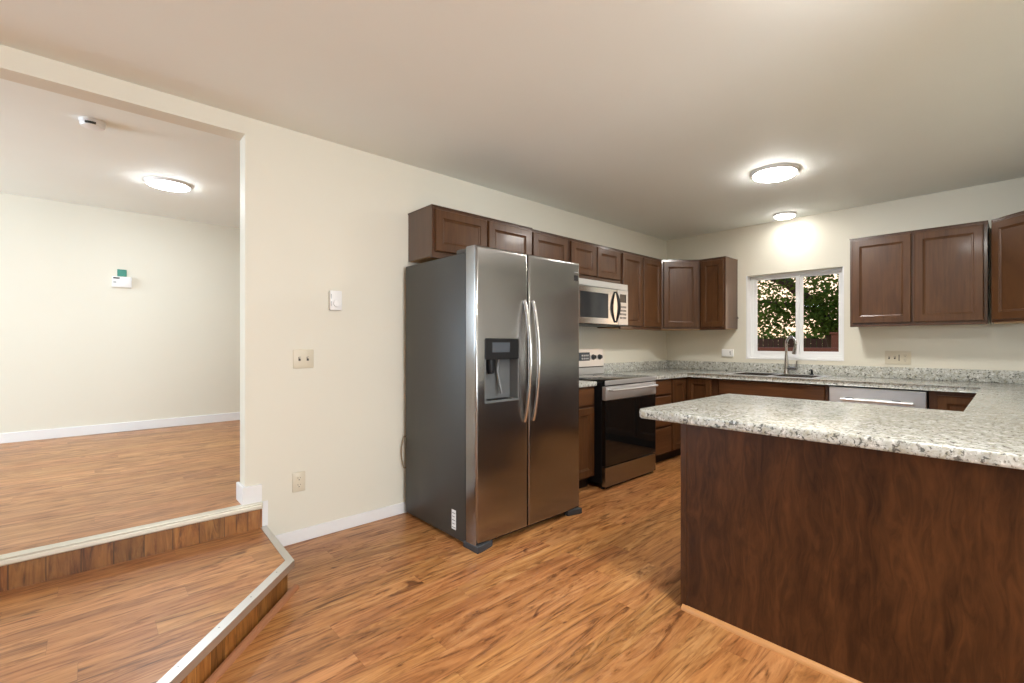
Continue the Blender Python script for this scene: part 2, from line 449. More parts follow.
# quarter round at the foot of the step
pts = [(0.56, -4.392), (0.586, -4.394), (1.585, -5.232)]
b = MB()
for (xa, ya), (xb, yb) in [(pts[1], pts[2])]:
    d = Vector((xb - xa, yb - ya, 0)).normalized(); nn = Vector((-d.y, d.x, 0))
    A, B = Vector((xa, ya, 0)), Vector((xb, yb, 0))
    prof = [(-0.012, 0), (0.010, 0)] + [(-0.012 + 0.022 * math.cos(t), 0.022 * math.sin(t)) for t in [math.pi/8, math.pi/4, 3*math.pi/8, math.pi/2]]
    va = [b.bm.verts.new(A + nn * p + Vector((0, 0, q))) for p, q in prof]; vb = [b.bm.verts.new(B + nn * p + Vector((0, 0, q))) for p, q in prof]
    for i in range(len(prof)):
        j = (i + 1) % len(prof); b.bm.faces.new([va[i], va[j], vb[j], vb[i]])
    b.bm.faces.new(va[::-1]); b.bm.faces.new(vb)
struct(b.build('trim_2', M['brownmold']))
up = bpy.data.objects.new('step', None); COL.objects.link(up); up.location = (0.02, -5.8, 0.15); struct(up)
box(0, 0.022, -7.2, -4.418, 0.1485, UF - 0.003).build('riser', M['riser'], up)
b = MB().box(-0.010, 0.046, -7.2, -4.418, UF - 0.003, UF + 0.006, bevel=0.004, seg=2)
b.box(0.022, 0.046, -7.2, -4.418, UF - 0.030, UF - 0.003, bevel=0.006, seg=2)
b.build('nosing', M['alu_warm'], up)

# window over the sink ---------------------------------------------------
win = bpy.data.objects.new('window_1', None); COL.objects.link(win); win.location = ((WX0 + WX1) / 2, 0.09, WZ0); struct(win)
def frame(x0, x1, y0, y1, z0, z1, side, bot, top):
    """four members that meet without overlapping"""
    b = MB(); b.box(x0, x0 + side, y0, y1, z0, z1); b.box(x1 - side, x1, y0, y1, z0, z1)
    b.box(x0 + side, x1 - side, y0, y1, z0, z0 + bot); b.box(x0 + side, x1 - side, y0, y1, z1 - top, z1)
    return b
b = MB()
b.box(WX0, WX0 + 0.012, 0.001, 0.10, WZ0 + 0.014, WZ1); b.box(WX1 - 0.012, WX1, 0.001, 0.10, WZ0 + 0.014, WZ1); b.box(WX0, WX1, -0.004, 0.10, WZ0, WZ0 + 0.014)
b.build('jamb_liner', M['white'], win)
fx0, fx1, fz0, fz1 = WX0, WX1, WZ0, WZ1
frame(fx0, fx1, 0.10, 0.165, fz0, fz1, .040, .052, .026).build('window_frame', M['vinyl'], win)
MX = 1.522
def sash(x0, x1, y0, y1, z0, z1, s):
    o = frame(x0, x1, y0, y1, z0, z1, s, .036, .022).build('sash', M['vinyl'], win)
    box(x0 + s * 0.6, x1 - s * 0.6, (y0 + y1) / 2 - 0.002, (y0 + y1) / 2 + 0.002, z0 + .02, z1 - .012).build('pane', M['glass'], o)
sash(fx0 + 0.0405, MX + 0.004, 0.106, 0.128, fz0 + 0.0525, fz1 - 0.0265, 0.036)
sash(MX - 0.004, fx1 - 0.0405, 0.130, 0.152, fz0 + 0.0525, fz1 - 0.0265, 0.036)
# unseen windows: upper one lets daylight in, dining one is added for fill
def plain_window(name, a0, a1, c, z0, z1, along_y=False):
    r = bpy.data.objects.new(name, None); COL.objects.link(r); struct(r)
    r.location = (c, (a0 + a1) / 2, z0) if along_y else ((a0 + a1) / 2, c, z0)
    b = MB(); put = (lambda m, p, q, d, u, v: m.box(c - d, c + d, p, q, u, v)) if along_y else (lambda m, p, q, d, u, v: m.box(p, q, c - d, c + d, u, v))
    am = (a0 + a1) / 2
    for p, q in ((a0, a0 + .06), (am - .03, am + .03), (a1 - .06, a1)): put(b, p, q, .03, z0, z1)
    for p, q in ((a0 + .06, am - .03), (am + .03, a1 - .06)): put(b, p, q, .03, z0, z0 + .06); put(b, p, q, .03, z1 - .06, z1)
    f = b.build('window_frame', M['vinyl'], r)
    b = MB(); put(b, a0 + .03, a1 - .03, .003, z0 + .03, z1 - .03); b.build('pane', M['glass'], f)
plain_window('added_window_2', -5.8, -3.6, XE + 0.06, 0.80, 2.15, True)  # added window, an opening for the ceiling and wall fill
plain_window('window_3', -2.9, -0.7, -9.16, 1.1, 2.4)

# ------------------------------------------------------------------ cabinets
def door_mesh(O, u, n, w, z0, z1, stile=0.055):
    t = 0.02
    return MB().rings(O, u, n, w, z0, z1, [(0, 0), (0, t - .005), (.005, t), (stile, t), (stile + .005, t - .006), (stile + .014, t - .009), (stile + .016, t - .012)])
def slab_mesh(O, u, n, w, z0, z1):
    t = 0.02
    return MB().rings(O, u, n, w, z0, z1, [(0, 0), (0, t - .006), (.007, t)])
def prism_uvn(O, u, n, a0, a1, d0, d1, z0, z1, bevel=0.0):
    O, u, n = Vector(O), Vector(u), Vector(n)
    P = [O + u * a + n * d for a, d in [(a0, d0), (a1, d0), (a1, d1), (a0, d1)]]
    return [(p.x, p.y) for p in P]
def add_panel(parent, kind, O, u, n, d, a0, a1, z0, z1):
    """a door or drawer front on the face frame at depth d"""
    base = Vector(O) + Vector(u) * a0 + Vector(n) * d
    if kind == 'door': door_mesh(base, u, n, a1 - a0, z0, z1).build('door', M['door'], parent)
    elif kind == 'drawer': slab_mesh(base, u, n, a1 - a0, z0, z1).build('drawer', M['slab'], parent)
    else: slab_mesh(base, u, n, a1 - a0, z0, z1).build('false_front', M['slab'], parent)

def cabinet(name, label, O, u, n, w, d, z0, z1, fronts, toe=False, cat='cabinet', group=None, hole=None):
    """O = wall corner at the left end (seen from the room), u = to the right, n = into the room; depth d includes the face frame"""
    O, u, n = Vector(O), Vector(u), Vector(n)
    c = O + u * (w / 2) + n * (d / 2)
    r = thing(name, (c.x, c.y, z0 if not toe else 0), label, cat, group)
    g = 0.0015
    zb = z0
    b = MB()
    if toe:
        zb = 0.10
        MB().prism(prism_uvn(O, u, n, g, w - g, 0.003, d - 0.075, 0, 0), 0, zb).build('toe_kick', M['toe'], r)
    b.prism(prism_uvn(O, u, n, g, w - g, 0.003, d - 0.02, 0, 0), zb, z1)
    b.build('body', M['carcass'], r, cut=[MB().box(*hole)] if hole else None)
    MB().prism(prism_uvn(O, u, n, g, w - g, d - 0.02, d, 0, 0), zb - (0.0 if toe else 0.012), z1, bevel=0.0015, seg=1).build('face_frame', M['carcass'], r)
    if not toe:
        MB().prism(prism_uvn(O, u, n, 0.012, w - 0.012, 0.012, d - 0.03, 0, 0), zb - 0.003, zb).build('bottom_panel', M['under'], r)
        tr = MB().prism(prism_uvn(O, u, n, -0.003, w + 0.003, 0.003, d + 0.006, 0, 0), z1, z1 + 0.010, bevel=0.002, seg=1)
        tr.build('top_trim', M['carcass'], r)
    for k, a0, a1, za, zc in fronts: add_panel(r, k, O, u, n, d, a0, a1, za, zc)
    return r

UT, UB, UM = 2.150, 1.378, 1.812
D = 0.305
A_u, A_n = (0, 1, 0), (1, 0, 0)
B_u, B_n = (1, 0, 0), (0, -1, 0)
C_u, C_n = (0, -1, 0), (-1, 0, 0)
def two(w, za, zc, e=0.022, gap=0.018, k='door'): return [(k, e, w / 2 - gap / 2, za, zc), (k, w / 2 + gap / 2, w - e, za, zc)]
zt = UT - 0.018
W1 = 0.910
cabinet('wall_cabinet', 'short two-door brown wall cabinet mounted directly above the refrigerator', (0, -3.502, 0), A_u, A_n, W1, 0.330, UM, UT, two(W1, UM + .035, zt))
cabinet('wall_cabinet', 'short single-door brown wall cabinet between the fridge cabinet and the one above the microwave', (0, -2.592, 0), A_u, A_n, 0.457, D, UM, UT, [('door', .022, .435, UM + .035, zt)])
cabinet('wall_cabinet', 'short two-door brown wall cabinet directly on top of the microwave', (0, -2.135, 0), A_u, A_n, 0.762, D, UM, UT, two(.762, UM + .035, zt))
cabinet('wall_cabinet', 'tall two-door brown wall cabinet right of the microwave', (0, -1.373, 0), A_u, A_n, 0.762, D, UB, UT, two(.762, UB + .018, zt))

def corner_wall_cabinet(label, flip, x_wall):
    sx = -1 if flip else 1
    P = lambda x, y: (x_wall + sx * x, y)
    r = thing('corner_wall_cabinet', (*P(0.25, -0.25), UB), label, 'cabinet')
    body = [P(.003, -.003), P(.6085, -.003), P(.6085, -D), P(D, -.6085), P(.003, -.6085)]
    MB().prism(body, UB, UT).build('body', M['carcass'], r)
    MB().prism([P(.015, -.015), P(.595, -.015), P(.595, -D + .015), P(D - .015, -.595), P(.015, -.595)], UB - .003, UB).build('bottom_panel', M['under'], r)
    e = .012
    MB().prism([P(.003, -.003), P(.6085, -.003), P(.6085, -D - e * .6), P(D + e * .6, -.6085), P(.003, -.6085)], UT, UT + .010, bevel=.002, seg=1).build('top_trim', M['carcass'], r)
    a, b2 = Vector((*P(D, -.6085), 0)), Vector((*P(.6085, -D), 0))
    if flip: a, b2 = b2, a
    u = (b2 - a).normalized(); n = Vector((0.7071 * sx, -0.7071, 0)); wd = (b2 - a).length
    add_panel(r, 'door', a, u, n, 0.0005, .020, wd - .020, UB + .018, zt)
    return r
corner_wall_cabinet('single-door brown wall cabinet set diagonally across the far left corner', False, 0.0)
cabinet('wall_cabinet', 'narrow brown wall cabinet at the left side of the window, its glossy end panel showing', (0.61, 0, 0), B_u, B_n, 0.305, D, UB, UT, [('door', .020, .285, UB + .018, zt)])
cabinet('wall_cabinet', 'wide two-door brown wall cabinet right of the window', (2.077, 0, 0), B_u, B_n, 0.914, D, UB, UT, two(.914, UB + .018, zt, gap=.022))
corner_wall_cabinet('single-door brown wall cabinet set diagonally at the right edge of the photo', True, XC)

BD = 0.61; BT = 0.860
cabinet('base_cabinet', 'base cabinet with one drawer over a door, between refrigerator and range', (0, -2.592, 0), A_u, A_n, 0.457, BD, 0.1, BT,
        [('drawer', .022, .435, .705, .845), ('door', .022, .435, .115, .685)], toe=True)
cabinet('base_cabinet', 'three-drawer brown base cabinet right of the range', (0, -1.373, 0), A_u, A_n, 0.457, BD, 0.1, BT,
        [('drawer', .022, .435, .705, .845), ('drawer', .022, .435, .385, .685), ('drawer', .022, .435, .115, .365)], toe=True)
# corner base with two hinged doors meeting in the inner corner
r = thing('corner_base_cabinet', (0.4, -0.4, 0), 'L-shaped corner base cabinet with two narrow doors under the far left counter corner', 'cabinet')
L = lambda d, e=0: [(.003, -.003), (.9125, -.003), (.9125, -d), (d, -d), (d, -.9125), (.003, -.9125)]
MB().prism(L(BD - .075), 0, .10).build('toe_kick', M['toe'], r)
MB().prism(L(BD), .10, BT).build('body', M['carcass'], r)
add_panel(r, 'door', (BD, -.905, 0), A_u, A_n, 0.0005, 0, .272, .115, .845)
add_panel(r, 'door', (.633, -BD, 0), B_u, B_n, 0.0005, 0, .270, .115, .845)
cabinet('sink_base_cabinet', 'wide base cabinet under the sink with one long plain false front', (0.914, 0, 0), B_u, B_n, 1.070, BD, 0.1, BT,
        [('false_front', .075, 1.045, .705, .845)] + [('door', .075, .550, .115, .685), ('door', .570, 1.045, .115, .685)], toe=True, hole=(1.045, 1.865, -.585, -.09, .60, 1.0))
cabinet('base_cabinet', 'narrow base cabinet right of the dishwasher at the counter\'s inner right corner', (2.668, 0, 0), B_u, B_n, 0.340, BD, 0.1, BT,
        [('door', .055, .325, .115, .825)], toe=True)
cabinet('base_cabinet', 'base cabinet run under the right counter leg, behind the peninsula', (XC, -0.62, 0), C_u, C_n, 1.66, BD, 0.1, BT,
        [('door', .03, .53, .115, .825), ('door', .56, 1.08, .115, .825), ('door', 1.11, 1.63, .115, .825)], toe=True)

# peninsula -------------------------------------------------------------
PX0, PY0, PY1 = 2.035, -3.200, -2.330
pen = thing('peninsula_cabinet', (2.8, -2.76, 0), 'dark-stained peninsula cabinet with a large plain wood panel facing the camera', 'cabinet')
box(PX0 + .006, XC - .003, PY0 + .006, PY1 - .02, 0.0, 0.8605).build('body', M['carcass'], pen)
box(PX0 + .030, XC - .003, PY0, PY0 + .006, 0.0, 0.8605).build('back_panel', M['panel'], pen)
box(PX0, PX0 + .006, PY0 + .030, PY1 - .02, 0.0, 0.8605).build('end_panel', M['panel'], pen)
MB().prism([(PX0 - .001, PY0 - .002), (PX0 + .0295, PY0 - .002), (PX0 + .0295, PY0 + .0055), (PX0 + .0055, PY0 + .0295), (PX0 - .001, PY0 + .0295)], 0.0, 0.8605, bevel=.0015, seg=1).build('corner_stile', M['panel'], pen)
for i in range(3):
    x1 = 3.00 - i * 0.320
    add_panel(pen, 'door', (x1, PY1 - .02, 0), (-1, 0, 0), (0, 1, 0), 0.0005, 0.01, .31, .115, .845)
b = MB(); prof = [(0, 0), (-.020, 0)] + [(-.020 * math.cos(t), .020 * math.sin(t)) for t in [math.pi/8, math.pi/4, 3*math.pi/8, math.pi/2]]
va = [b.bm.verts.new((PX0 + .010, PY0 - .0005 + p, q)) for p, q in prof]; vb = [b.bm.verts.new((XC - .003, PY0 - .0005 + p, q)) for p, q in prof]
for i in range(len(prof)):
    j = (i + 1) % len(prof); b.bm.faces.new([va[i], va[j], vb[j], vb[i]])
b.bm.faces.new(va[::-1]); b.bm.faces.new(vb)
b.build('shoe_molding', M['oak'], pen)['label'] = 'light oak quarter-round molding along the floor'

# countertops -----------------------------------------------------------
CT, TH, FD = 0.902, 0.041, 0.648
def arc(cx, cy, r, a0, a1, n=6): return [(cx + r * math.cos(math.radians(a0 + (a1 - a0) * i / n)), cy + r * math.sin(math.radians(a0 + (a1 - a0) * i / n))) for i in range(n + 1)]
ct = thing('countertop', (1.8, -1.5, CT - TH), 'long speckled granite-look countertop running from the range round to the peninsula', 'countertop')
r0 = .022
PLX, PFY, PBY, LX = 1.836, -3.262, -2.272, 2.975
poly = [(.002, -.002), (.002, -1.371), (FD, -1.371), (FD, -FD), (LX, -FD), (LX, PBY)]
poly += arc(PLX + .012, PBY - .012, .012, 90, 180, 4) + arc(PLX + r0, PFY + r0, r0, 180, 270) + [(XC - .002, PFY), (XC - .002, -.002)]
SX0, SX1, SY0, SY1 = 1.035, 1.875, -0.612, -0.062
cut = MB().box(SX0 + .03, SX1 - .03, SY0 + .03, SY1 - .03, CT - 0.2, CT + .1)
MB().prism(poly, CT - TH, CT, bevel=.009).build('slab', M['granite'], ct, smooth=True, cut=[cut])
b = MB().box(.002, .022, -1.371, -.002, CT, CT + .102, bevel=.004); b.build('backsplash', M['granite'], ct, smooth=True)
MB().box(.0222, XC - .0222, -.022, -.002, CT, CT + .102, bevel=.004).build('backsplash', M['granite'], ct, smooth=True)
MB().box(XC - .022, XC - .002, -3.0, -.002, CT, CT + .102, bevel=.004).build('backsplash', M['granite'], ct, smooth=True)
ct2 = thing('countertop', (.3, -2.36, CT - TH), 'short speckled countertop piece between refrigerator and range', 'countertop')
MB().prism([(.002, -2.590), (FD, -2.590), (FD, -2.150), (.002, -2.150)], CT - TH, CT, bevel=.009).build('slab', M['granite'], ct2, smooth=True)
box(.002, .022, -2.590, -2.150, CT, CT + .102, bevel=.004).build('backsplash', M['granite'], ct2, smooth=True)

# ------------------------------------------------------------------ refrigerator
FY0, FY1, FS = -3.548, -2.648, -3.142
fr = thing('refrigerator', (.45, -3.1, 0), 'side-by-side stainless steel refrigerator with dark grey sides and a door water dispenser', 'refrigerator')
box(.045, .795, FY0 + .004, FY1 - .004, .020, 1.765, bevel=.006).build('case', M['case'], fr, smooth=True)['label'] = 'dark grey painted case'
DX0, DX1, DZ0, DZ1 = .806, .907, .040, 1.795
fe = lambda e: all(v.co.x > DX1 - 1e-5 for v in e.verts)
def fdoor(y0, y1, cut=None):
    t = MB(); t.box(DX0, DX1, y0, y1, DZ0, DZ1, bevel=.016, seg=5, edges=fe)
    return t.build('door', M['steel'], fr, smooth=True, cut=cut)
PY, QY, PZ, QZ = -3.487, -3.222, .862, 1.250
c = MB(); c.box(DX1 - .085, DX1 + .05, PY, QY, PZ, QZ, bevel=.012, seg=3, edges=lambda e: abs(e.verts[0].co.x - e.verts[1].co.x) > .05)
ld = fdoor(FY0, FS - .004, cut=[c]); ld['label'] = 'narrower left freezer door with the dispenser'
rd = fdoor(FS + .004, FY1); rd['label'] = 'wider right refrigerator door'
# dispenser
dp = MB()
dp.box(DX1 - .084, DX1 - .080, PY + .002, QY - .002, PZ + .002, QZ - .002)
dp.box(DX1 - .080, DX1 + .001, PY + .001, PY + .010, PZ + .004, QZ - .12); dp.box(DX1 - .080, DX1 + .001, QY - .010, QY - .001, PZ + .004, QZ - .12)
dp.box(DX1 - .080, DX1 + .006, PY + .002, QY - .002, PZ + .001, PZ + .014, bevel=.003)
disp = dp.build('dispenser', M['greyplastic'], fr); disp['label'] = 'grey recessed dispenser bay under a black control panel'
box(DX1 - .080, DX1 + .002, PY + .001, QY - .001, QZ - .128, QZ - .001, bevel=.004).build('control_panel', M['black'], disp)
box(DX1 + .002, DX1 + .003, PY + .055, QY - .075, QZ - .085, QZ - .025).build('display', M['display'], disp)
MB().tube([(DX1 - .055, -3.405, QZ - .128), (DX1 - .050, -3.405, QZ - .190), (DX1 - .045, -3.405, QZ - .215)], [.032, .028, .02], 12).build('ice_chute', M['black'], disp, smooth=True)
b = MB(); b.tube([(DX1 - .050, -3.345, QZ - .128), (DX1 - .062, -3.345, QZ - .20), (DX1 - .025, -3.340, PZ + .05)], [.010, .010, .008], 8)
b.build('paddle', M['greyplastic'], disp, smooth=True)
b = MB()
for i in range(7): b.box(DX1 - .070, DX1 - .008, PY + .045 + i * .026, PY + .055 + i * .026, PZ + .014, PZ + .017)
b.build('drip_grille', M['black'], disp)
# bowed handles
for y in (FS - .036, FS + .036):
    P = []
    for i in range(25):
        t = i / 24; z = .722 + (1.492 - .722) * t
        P.append((DX1 + .004 + .058 * math.sin(math.pi * t) ** 0.75, y + (.000), z))
    MB().tube(P, .0125, 12, scale=(1.0, 0.8)).build('door_handle', M['chrome'], ld if y < FS else rd, smooth=True)
# badge on the right door
box(DX1, DX1 + .0015, FY1 - .058, FY1 - .022, 1.665, 1.705).build('badge', M['black'], rd)
box(DX1, DX1 + .001, FY1 - .060, FY1 - .022, 1.722, 1.727).build('badge', M['greynote'], rd)
for ya, yb in ((FY0 + .006, FY0 + .085), (FY1 - .085, FY1 - .006)):
    b = MB(); b.box(.690, .880, ya, yb, 1.764, 1.792, bevel=.008); b.build('hinge_cover', M['case'], fr, smooth=True)
# base grille with foot covers
b = MB(); b.box(.60, .850, FY0 + .06, FY1 - .06, .012, .050)
b.build('base_grille', M['black'], fr)
for ya, yb, s in ((FY0 - .002, FY0 + .125, 1), (FY1 - .110, FY1 + .002, -1)):
    b = MB()
    if s > 0: pl = [(.78, ya), (.925, ya), (.925, ya + .03), (.900, yb), (.86, yb), (.86, ya + .045), (.78, ya + .045)]
    else: pl = [(.78, yb), (.925, yb), (.925, yb - .02), (.895, ya), (.86, ya), (.86, yb - .045), (.78, yb - .045)]
    b.prism(pl, 0.0, .040, bevel=.004); b.build('foot_cover', M['footgrey'], fr, smooth=True)
for x, y in ((.12, FY0 + .08), (.12, FY1 - .08)): MB().lathe([(0, 0), (.022, 0), (.022, .03), (0, .03)], (x, y, 0), seg=12).build('foot', M['black'], fr)
# rating label low on the side
lb = box(.645, .692, FY0 + .0030, FY0 + .0042, .072, .192).build('rating_label', M['whiteplastic'], fr); lb['label'] = 'white printed rating label'
b = MB()
for i in range(5): b.box(.650, .687 - .008 * (i % 2), FY0 + .0026, FY0 + .0031, .082 + i * .022, .087 + i * .022)
b.build('print', M['greynote'], lb)
P = [(.020, FY0 - .004 + .006 - .016 * math.sin(math.pi * i / 14), .55 - .22 * i / 14) for i in range(15)]
P = [(.030, FY0 + .05, .56)] + P + [(.030, FY0 + .05, .32)]
MB().tube(P, .004, 8).build('power_cord', M['cord'], fr, smooth=True)

# ------------------------------------------------------------------ range
RY0, RY1 = -2.1335, -1.3745
rg = thing('kitchen_range', (.35, (RY0 + RY1) / 2, 0), 'stainless steel electric range with black glass oven door and raised backguard', 'oven')
RX = .685
box(.030, RX, RY0 + .002, RY1 - .002, .045, .886).build('body', M['black'], rg)
b = MB()
b.box(.02, RX + .035, RY0, RY1, .886, .9085, bevel=.004)
b.build('cooktop', M['blackglass'], rg, smooth=True)
box(RX + .0352, RX + .042, RY0, RY1, .868, .9085, bevel=.003).build('cooktop_trim', M['steel_light'], rg)
for x, y, r_ in ((.24, -1.95, .075), (.24, -1.57, .10), (.50, -1.95, .11), (.50, -1.57, .085)):
    MB().lathe([(r_ - .004, 0), (r_, 0), (r_, .0006), (r_ - .004, .0006), (r_ - .004, 0)], (x, y, .9087), seg=40).build('burner_ring', M['greynote'], rg)
# door
od = box(RX + .002, RX + .040, RY0 + .004, RY1 - .004, .195, .742, bevel=.004).build('oven_door', M['blackglass'], rg); od['label'] = 'black glass oven door with stainless top band'
box(RX + .002, RX + .044, RY0 + .004, RY1 - .004, .744, .858, bevel=.005).build('door_band', M['steel_light'], od)
b = MB()
P = [(RX + .044, RY0 + .05, .828)] + [(RX + .085 + .012 * math.sin(math.pi * i / 16), RY0 + .05 + (RY1 - RY0 - .10) * i / 16, .828) for i in range(17)] + [(RX + .044, RY1 - .05, .828)]
b.tube(P, .013, 12, scale=(.8, 1)); b.build('door_handle', M['steel_light'], od, smooth=True)
box(RX + .002, RX + .040, RY0 + .004, RY1 - .004, .022, .186, bevel=.004).build('storage_drawer', M['steel'], rg)
for y in (RY0 + .03, RY1 - .03):
    for x in (.10, RX - .01): MB().lathe([(0, 0), (.018, 0), (.018, .046), (0, .046)], (x, y, 0), seg=12).build('leveling_foot', M['black'], rg)
box(RX - .02, RX + .030, RY0 + .03, RY1 - .03, .008, .045).build('toe_strip', M['black'], rg)
# backguard: sloped front
def slope(z0, z1, xa, xb, x0=.012):
    b = MB(); v = [(x0, z0), (xa, z0), (xb, z1), (x0, z1)]
    va = [b.bm.verts.new((x, RY0 + .002, z)) for x, z in v]; vb = [b.bm.verts.new((x, RY1 - .002, z)) for x, z in v]
    for i in range(4): b.bm.faces.new([va[i], va[(i+1)%4], vb[(i+1)%4], vb[i]])
    b.bm.faces.new(va[::-1]); b.bm.faces.new(vb); return b
bgd = slope(.986, 1.160, .100, .080).build('backguard', M['steel_light'], rg)
slope(.909, .976, .098, .098).build('backguard_skirt', M['steel_light'], rg)
slope(.974, .988, .085, .085, .014).build('vent_slot', M['black'], rg)
nrm = Vector((1, 0, .114)).normalized()
for y in (RY0 + .075, RY0 + .165, RY1 - .165, RY1 - .065):
    k = MB().lathe([(.028, 0), (.028, .006), (.020, .008), (.019, .028), (.016, .031), (0, .031)], (.089, y, 1.078), axis=nrm, seg=24)
    ko = k.build('knob', M['footgrey'], bgd, smooth=True)
    box(.119, .123, y - .003, y + .003, 1.066, 1.096).build('pointer', M['black'], ko)
b = MB(); b.box(.0885, .0945, -1.90, -1.598, 1.045, 1.128); b.build('display', M['display'], bgd)
b = MB()
for i in range(4):
    for j in range(2): b.box(.0945, .0955, -1.72 + i * .028, -1.702 + i * .028, 1.058 + j * .03, 1.075 + j * .03)
b.build('display_button', M['steel_light'], bgd)

# ------------------------------------------------------------------ microwave
MY0, MY1, MZ0, MZ1, MXF = -2.132, -1.376, 1.392, 1.797, .375
mw = thing('microwave_oven', (.19, -1.75, MZ0), 'over-the-range stainless microwave with a dark window and curved black handle', 'microwave')
box(.004, MXF, MY0, MY1, MZ0, MZ1, bevel=.003).build('body', M['black'], mw)
box(MXF, MXF + .026, MY0, MY1, MZ1 - .058, MZ1, bevel=.004).build('vent_strip', M['steel_light'], mw)
md = box(MXF, MXF + .030, MY0, MY1 - .165, MZ0 + .004, MZ1 - .060, bevel=.005).build('door', M['steel_mirror'], mw)
box(MXF + .030, MXF + .0315, MY0 + .045, MY1 - .315, MZ0 + .062, MZ1 - .112, bevel=.0004, seg=1).build('door_window', M['darkwin'], md)
P = [(MXF + .032, MY1 - .205, MZ0 + .035)] + [(MXF + .040 + .034 * math.sin(math.pi * i / 16), MY1 - .205 - .0 * i, MZ0 + .030 + (.290) * i / 16) for i in range(17)] + [(MXF + .032, MY1 - .205, MZ0 + .315)]
MB().tube(P, [.012] + [.010 + .009 * math.sin(math.pi * i / 16) for i in range(17)] + [.012], 10, scale=(.8, 1)).build('door_handle', M['black'], md, smooth=True)
cp = box(MXF, MXF + .030, MY1 - .163, MY1, MZ0 + .004, MZ1 - .060, bevel=.005).build('control_panel', M['steel_light'], mw)
box(MXF + .030, MXF + .0312, MY1 - .135, MY1 - .035, MZ0 + .225, MZ0 + .305).build('display', M['blackglass'], cp)
b = MB()
for i in range(4):
    for j in range(5): b.box(MXF + .030, MXF + .031, MY1 - .132 + j * .021, MY1 - .119 + j * .021, MZ0 + .065 + i * .035, MZ0 + .085 + i * .035)
b.build('button', M['display'], cp)
box(.05, MXF - .02, MY0 + .03, MY1 - .03, MZ0 - .004, MZ0).build('bottom_filter', M['greyplastic'], mw)

# ------------------------------------------------------------------ dishwasher
dw = thing('dishwasher', (2.33, -.3, 0), 'built-in stainless dishwasher under the counter, right of the sink base', 'dishwasher')
DWX0, DWX1 = 1.992, 2.660
box(DWX0, DWX1, -.600, -.02, .10, .858).build('body', M['black'], dw)
box(DWX0 + .02, DWX1 - .02, -.56, -.10, 0, .10).build('toe_kick', M['black'], dw)
dd = box(DWX0 + .003, DWX1 - .003, -.640, -.600, .105, .846, bevel=.005).build('door', M['steel_light'], dw)
for x in (2.15, 2.47): MB().box(x - .03, x + .03, -.662, -.640, .738, .764, bevel=.004).build('handle_mount', M['black'], dd)
MB().tube([(2.09, -.672, .748), (2.58, -.672, .748)], .014, 12, scale=(.9, 1.0)).build('handle_bar', M['steel_light'], dd, smooth=True)

# ------------------------------------------------------------------ sink, faucet, dispenser
sk = thing('sink', ((SX0 + SX1) / 2, -.34, CT - .19), 'double-bowl stainless drop-in sink below the window', 'sink')
def ring_rect(b, rects):
    R = [[b.bm.verts.new((x, y, z)) for x, y in ((x0, y0), (x1, y0), (x1, y1), (x0, y1))] for (x0, x1, y0, y1, z) in rects]
    for i in range(len(R) - 1):
        for k in range(4): b.bm.faces.new([R[i][k], R[i][(k+1)%4], R[i+1][(k+1)%4], R[i+1][k]])
    return R
ZR = CT + .005; MD = (SX0 + SX1) / 2
BY0, BY1 = SY0 + .045, SY1 - .095
b = MB()
# rim plate with two openings, built from strips
xs = [SX0, SX0 + .04, MD - .015, MD + .015, SX1 - .04, SX1]
b.box(SX0, SX1, SY0, BY0, CT + .0005, ZR, bevel=.002); b.box(SX0, SX1, BY1, SY1, CT + .0005, ZR, bevel=.002)
b.box(xs[0], xs[1], BY0, BY1, CT + .0005, ZR); b.box(xs[2], xs[3], BY0, BY1, CT + .0005, ZR); b.box(xs[4], xs[5], BY0, BY1, CT + .0005, ZR)
b.build('rim', M['steel_light'], sk)
for x0, x1 in ((xs[1], xs[2]), (xs[3], xs[4])):
    b = MB()
    R = ring_rect(b, [(x0, x1, BY0, BY1, ZR - .001), (x0 + .008, x1 - .008, BY0 + .008, BY1 - .008, CT - .16), (x0 + .03, x1 - .03, BY0 + .03, BY1 - .03, CT - .185)])
    b.bm.faces.new(R[-1])
    bo = b.build('basin', M['steel'], sk, smooth=True)
    MB().lathe([(0, .002), (.035, .002), (.042, .0), (.045, .003)], ((x0 + x1) / 2, -.34, CT - .184), seg=24).build('drain', M['nickel'], bo, smooth=True)

fc = thing('faucet', (1.470, -.112, ZR), 'brushed nickel gooseneck pull-down faucet behind the sink', 'faucet')
fx, fy = 1.470, -.112
MB().lathe([(0, 0), (.033, 0), (.033, .006), (.027, .014), (.025, .05), (.022, .10), (.0135, .20), (0, .20)], (fx, fy, ZR), seg=24).build('base', M['nickel'], fc, smooth=True)
dv = Vector((.135, -.085, 0)).normalized()
P = [Vector((fx, fy, ZR + .19))]
for i in range(21):
    a = math.pi - math.pi * 1.10 * i / 20
    P.append(Vector((fx, fy, 1.215)) + dv * (.066 + .066 * math.cos(a)) + Vector((0, 0, .066 * math.sin(a))))
MB().tube(P, .0125, 14).build('spout', M['nickel'], fc, smooth=True)
q = P[-1]; dirn = (P[-1] - P[-2]).normalized()
MB().tube([q, q + dirn * .02, q + dirn * .055, q + dirn * .085], [.0130, .016, .019, .0205], 14).build('spray_head', M['nickel'], fc, smooth=True)
b = MB(); b.tube([(fx + .01, fy - .004, ZR + .055), (fx + .105, fy - .010, ZR + .055)], [.019, .017], 12)
lv = b.build('handle', M['nickel'], fc, smooth=True)
MB().tube([(fx + .095, fy - .010, ZR + .055), (fx + .100, fy - .010, ZR + .10), (fx + .104, fy - .012, ZR + .135)], [.008, .007, .006], 8).build('lever', M['nickel'], lv, smooth=True)
